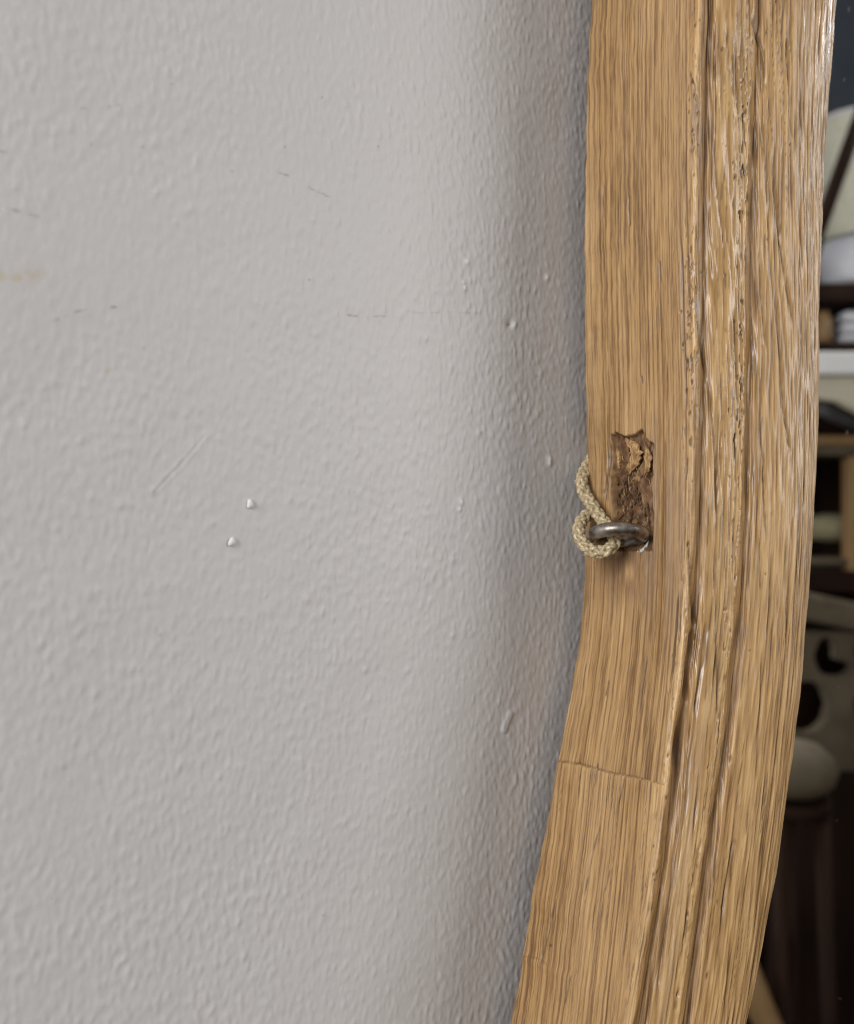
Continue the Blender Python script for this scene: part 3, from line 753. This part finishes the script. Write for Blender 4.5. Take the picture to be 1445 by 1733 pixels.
# 3 leaning pole
p0, p1 = room_pt(1472, 150, 1.42), room_pt(1345, 500, 1.42)
pole = empty('leaning_pole', tuple(p1)); tag(pole, 'slim brown wooden pole leaning across the cream lampshade in the mirror', 'pole')
dirv = (p0-p1)
lenf = (FLOOR_Z - p1.z)/dirv.z
low = dirv*lenf*0.0 + Vector((0, 0, 0))
vs, fs = tube([low - dirv*.15, dirv*.5, dirv*1.25], [.012, .011, .0105], 12)
mesh_obj('shaft', vs, fs, TANW if False else MAHOG, pole)
# 4 folded linen on the second board, dark gap between
t, k, _ = room_thing('linen_stack', 1432, 588, D1, 'folded white linen heaped on the shelf under the lamp in the mirror', 'linen')
for i in range(3):
    bm_obj('cloth', box_v(-.022+.003*i, .09-.004*i, -.08, .03, .001+.0225*i, .0205+.0225*i, .008), WHITE, t, True)
t, k, _ = room_thing('jar', 1392, 588, D1-.02, 'small tan jar beside the folded linen in the mirror', 'jar')
vs, fs = lathe([(.012, .001), (.017, .006), (.018, .05), (.012, .06), (.013, .066)]); mesh_obj('body', vs, fs, TANW, t)
vs, fs = lathe([(.0125, .0665), (.0125, .072), (.004, .074)]); mesh_obj('lid', vs, fs, MAHOG, t)
# 5 marble topped table in front of the shelves
D2 = 1.5; k2 = mpp(D2)
t, k, _ = room_thing('marble_table', 1480, 866, D2, 'white marble topped table with cream apron in the mirror', 'table', True)
zt = zpx(600, D2)-FLOOR_Z; zl = zpx(638, D2)-FLOOR_Z; zq = zpx(668, D2)-FLOOR_Z
bm_obj('table_top', box_v(-.16, .36, -.28, .03, zl, zt, .004), MARBLE, t)
import bmesh
bm = bmesh.new()
pr = [(-.15, zl-.001), (.34, zl-.001), (.34, zq-.12), (.02, zq-.055), (-.06, zq-.012), (-.15, zq)]
va = [bm.verts.new((x, .012, z)) for x, z in pr]; vb = [bm.verts.new((x, -.012, z)) for x, z in pr]
bm.faces.new(va); bm.faces.new(vb[::-1])
for i in range(len(pr)): bm.faces.new((va[i], vb[i], vb[(i+1) % 6], va[(i+1) % 6]))
bmesh.ops.recalc_face_normals(bm, faces=bm.faces[:])
bm_obj('apron', bm, CREAMP, t)
for sx, sy in ((.30, .0), (.30, -.25), (-.15, -.25)): bm_obj('leg', box_v(sx-.018, sx+.018, sy-.018, sy+.018, 0, zl-.001, .003), CREAMP if sx > 0 else MAHOG, t)
# 6 slate tray leaning under the table top, wooden box with pale lid
p0 = room_pt(1380, 685, 1.62); p1 = room_pt(1460, 722, 1.62)
tr = empty('metal_rail', tuple(p0)); tag(tr, 'dark grey metal rail sloping below the marble table top in the mirror', 'rail')
vs, fs = tube([Vector((0, 0, 0)), (p1-p0)*.5, (p1-p0)*1.4], .0155, 12); mesh_obj('bar', vs, fs, SLATE, tr)
t, k, _ = room_thing('low_bench', 1470, 866, 1.62, 'low brown bench with pale grey top and tan post in the mirror', 'bench', True)
za = zpx(772, 1.62)-FLOOR_Z
bm_obj('bench_top', box_v(-.2, .2, -.12, .03, za, zpx(757, 1.62)-FLOOR_Z, .003), STONE, t)
bm_obj('rail', box_v(-.2, .2, -.10, .02, zpx(757, 1.62)-FLOOR_Z+.001, zpx(738, 1.62)-FLOOR_Z, .003), TANW, t)
bm_obj('post', box_v(-.045, .0, -.01, .028, zpx(985, 1.62)-FLOOR_Z, za-.001, .003), TANW, t)
bm_obj('foot', box_v(-.20, .2, -.10, .03, zpx(1000, 1.62)-FLOOR_Z, zpx(964, 1.62)-FLOOR_Z, .003), MAHOG, t)
for sx in (-.18, .17): bm_obj('leg', box_v(sx-.018, sx+.018, -.09, .02, 0, zpx(1001, 1.62)-FLOOR_Z), MAHOG, t)
# 7 cushion and bowl on the lower shelf
t, k, _ = room_thing('cushion', 1405, 915, 1.70, 'olive cream cushion low on the shelf behind the tan post in the mirror', 'cushion')
vs, fs = lathe([(.01, -.002), (.04, .003), (.052, .022), (.045, .042), (.012, .050)]); mesh_obj('cover', vs, fs, OLIVE, t)
t, k, _ = room_thing('grey_dish', 1400, 962, 1.66, 'shallow grey dish below the olive cushion in the mirror', 'dish')
vs, fs = lathe([(.03, .000), (.055, .010), (.058, .020), (.054, .021)]); mesh_obj('bowl', vs, fs, SLATE if False else STONE, t)
# 8 carved stone console: slab, pierced panel
D3 = 1.45
t, k, _ = room_thing('stone_console', 1420, 866, D3, 'carved taupe stone console with pierced tracery panel in the mirror', 'console', True)
zc = lambda py: zpx(py, D3)-FLOOR_Z
xx = lambda px: (px-1420)*mpp(D3)
bm = box_v(-.12, .16, -.14, .04, zc(1062), zc(1014), .010)
for v_ in bm.verts: v_.co.z -= v_.co.x*.22
bm_obj('slab', bm, STONE, t, True)
def pierced(holes, x0, x1, z0, z1, th, nx_=90, nz_=120):
    X = np.linspace(x0, x1, nx_); Zz = np.linspace(z0, z1, nz_)
    keep = np.ones((nz_-1, nx_-1), bool)
    cx = (X[1:]+X[:-1])/2; cz = (Zz[1:]+Zz[:-1])/2
    CX, CZ = np.meshgrid(cx, cz)
    for (hx, hz, rx, rz, tri) in holes:
        if tri: keep &= ~((np.abs(CX-hx) < rx*(1-(CZ-(hz-rz))/(2*rz))) & (np.abs(CZ-hz) < rz))
        else: keep &= ~((((CX-hx)/rx)**2 + ((CZ-hz)/rz)**2) < 1)
    vs = [(x, y, z) for y in (th/2, -th/2) for z in Zz for x in X]
    q = nx_*nz_; fs = []
    id_ = lambda j, i, s: s*q + j*nx_ + i
    for j in range(nz_-1):
        for i in range(nx_-1):
            if not keep[j, i]: continue
            fs.append((id_(j, i, 0), id_(j+1, i, 0), id_(j+1, i+1, 0), id_(j, i+1, 0))); fs.append((id_(j, i, 1), id_(j, i+1, 1), id_(j+1, i+1, 1), id_(j+1, i, 1)))
            for dj, di, a, b_ in ((-1, 0, (j, i), (j, i+1)), (1, 0, (j+1, i+1), (j+1, i)), (0, -1, (j+1, i), (j, i)), (0, 1, (j, i+1), (j+1, i+1))):
                jj, ii = j+dj, i+di
                if not (0 <= jj < nz_-1 and 0 <= ii < nx_-1) or not keep[jj, ii]:
                    fs.append((id_(*a, 0), id_(*b_, 0), id_(*b_, 1), id_(*a, 1)))
    return vs, fs
hz = lambda py: zc(py)
vs, fs = pierced([(xx(1392), hz(1108), .019, .030, False), (xx(1414), hz(1130), .024, .014, False), (xx(1360), hz(1194), .036, .042, False), (xx(1455), hz(1190), .016, .03, False), (xx(1455), hz(1100), .014, .025, False)], -.11, .15, hz(1300), hz(1068), .03)
mesh_obj('tracery_panel', vs, fs, STONE, t, False)
bm_obj('plinth', box_v(-.11, .15, -.02, .02, 0, hz(1301), .003), MAHOG, t)
bm_obj('rear_panel', box_v(-.12, .16, -.13, -.11, 0, hz(1064), .003), MAHOG, t)
# 9 round stool with cream seat
D4 = 1.22
t, k, _ = room_thing('round_stool', 1330, 866, D4, 'round cream seated stool in front of the stone console in the mirror', 'stool', True)
zz = lambda py: zpx(py, D4)-FLOOR_Z
vs, fs = lathe([(.02, zz(1340)), (.045, zz(1337)), (.060, zz(1320)), (.065, zz(1300)), (.060, zz(1280)), (.044, zz(1260)), (.015, zz(1250))])
mesh_obj('seat', vs, fs, SEATC, t)
vs, fs = lathe([(.050, zz(1368)), (.055, zz(1366)), (.055, zz(1347)), (.05, zz(1346))]); mesh_obj('seat_rail', vs, fs, MAHOG, t)
for a in range(4):
    an = a*math.pi/2+.5
    vs, fs = tube([Vector((.045*math.cos(an), .045*math.sin(an), zz(1369))), Vector((.06*math.cos(an), .06*math.sin(an), .3)), Vector((.075*math.cos(an), .075*math.sin(an), 0))], [.010, .009, .007], 10)
    mesh_obj('leg', vs, fs, MAHOG, t)
# 10 brown chair near the bottom
p0 = room_pt(1262, 1640, 1.15); p1 = room_pt(1325, 1790, 1.15)
t = empty('wooden_chair', (p0.x, p0.y, FLOOR_Z)); t.rotation_euler = (0, 0, YAW); tag(t, 'brown wooden chair with splayed front leg lowest in the mirror', 'chair')
h0 = p0.z-FLOOR_Z; h1 = p1.z-FLOOR_Z; dx = (1325-1262)*mpp(1.15)
vs, fs = tube([Vector((-.012, 0, h0+.03)), Vector((dx*.35, 0, h0*.6+h1*.4)), Vector((dx, 0, h1)), Vector((dx*1.4, 0, 0))], [.017, .018, .017, .014], 12); mesh_obj('leg', vs, fs, TANW, t)
vs, fs = tube([Vector((-.30, 0, h0+.03)), Vector((-.31, 0, h0*.5)), Vector((-.33, 0, 0))], [.017, .018, .014], 12); mesh_obj('leg', vs, fs, TANW, t)
for sx in (-.02, -.29):
    vs, fs = tube([Vector((sx, -.26, h0+.03)), Vector((sx, -.29, 0))], [.017, .014], 12); mesh_obj('leg', vs, fs, TANW, t)
bm_obj('seat', box_v(-.33, .005, -.29, .02, h0+.03, h0+.055, .008), MAHOG, t)
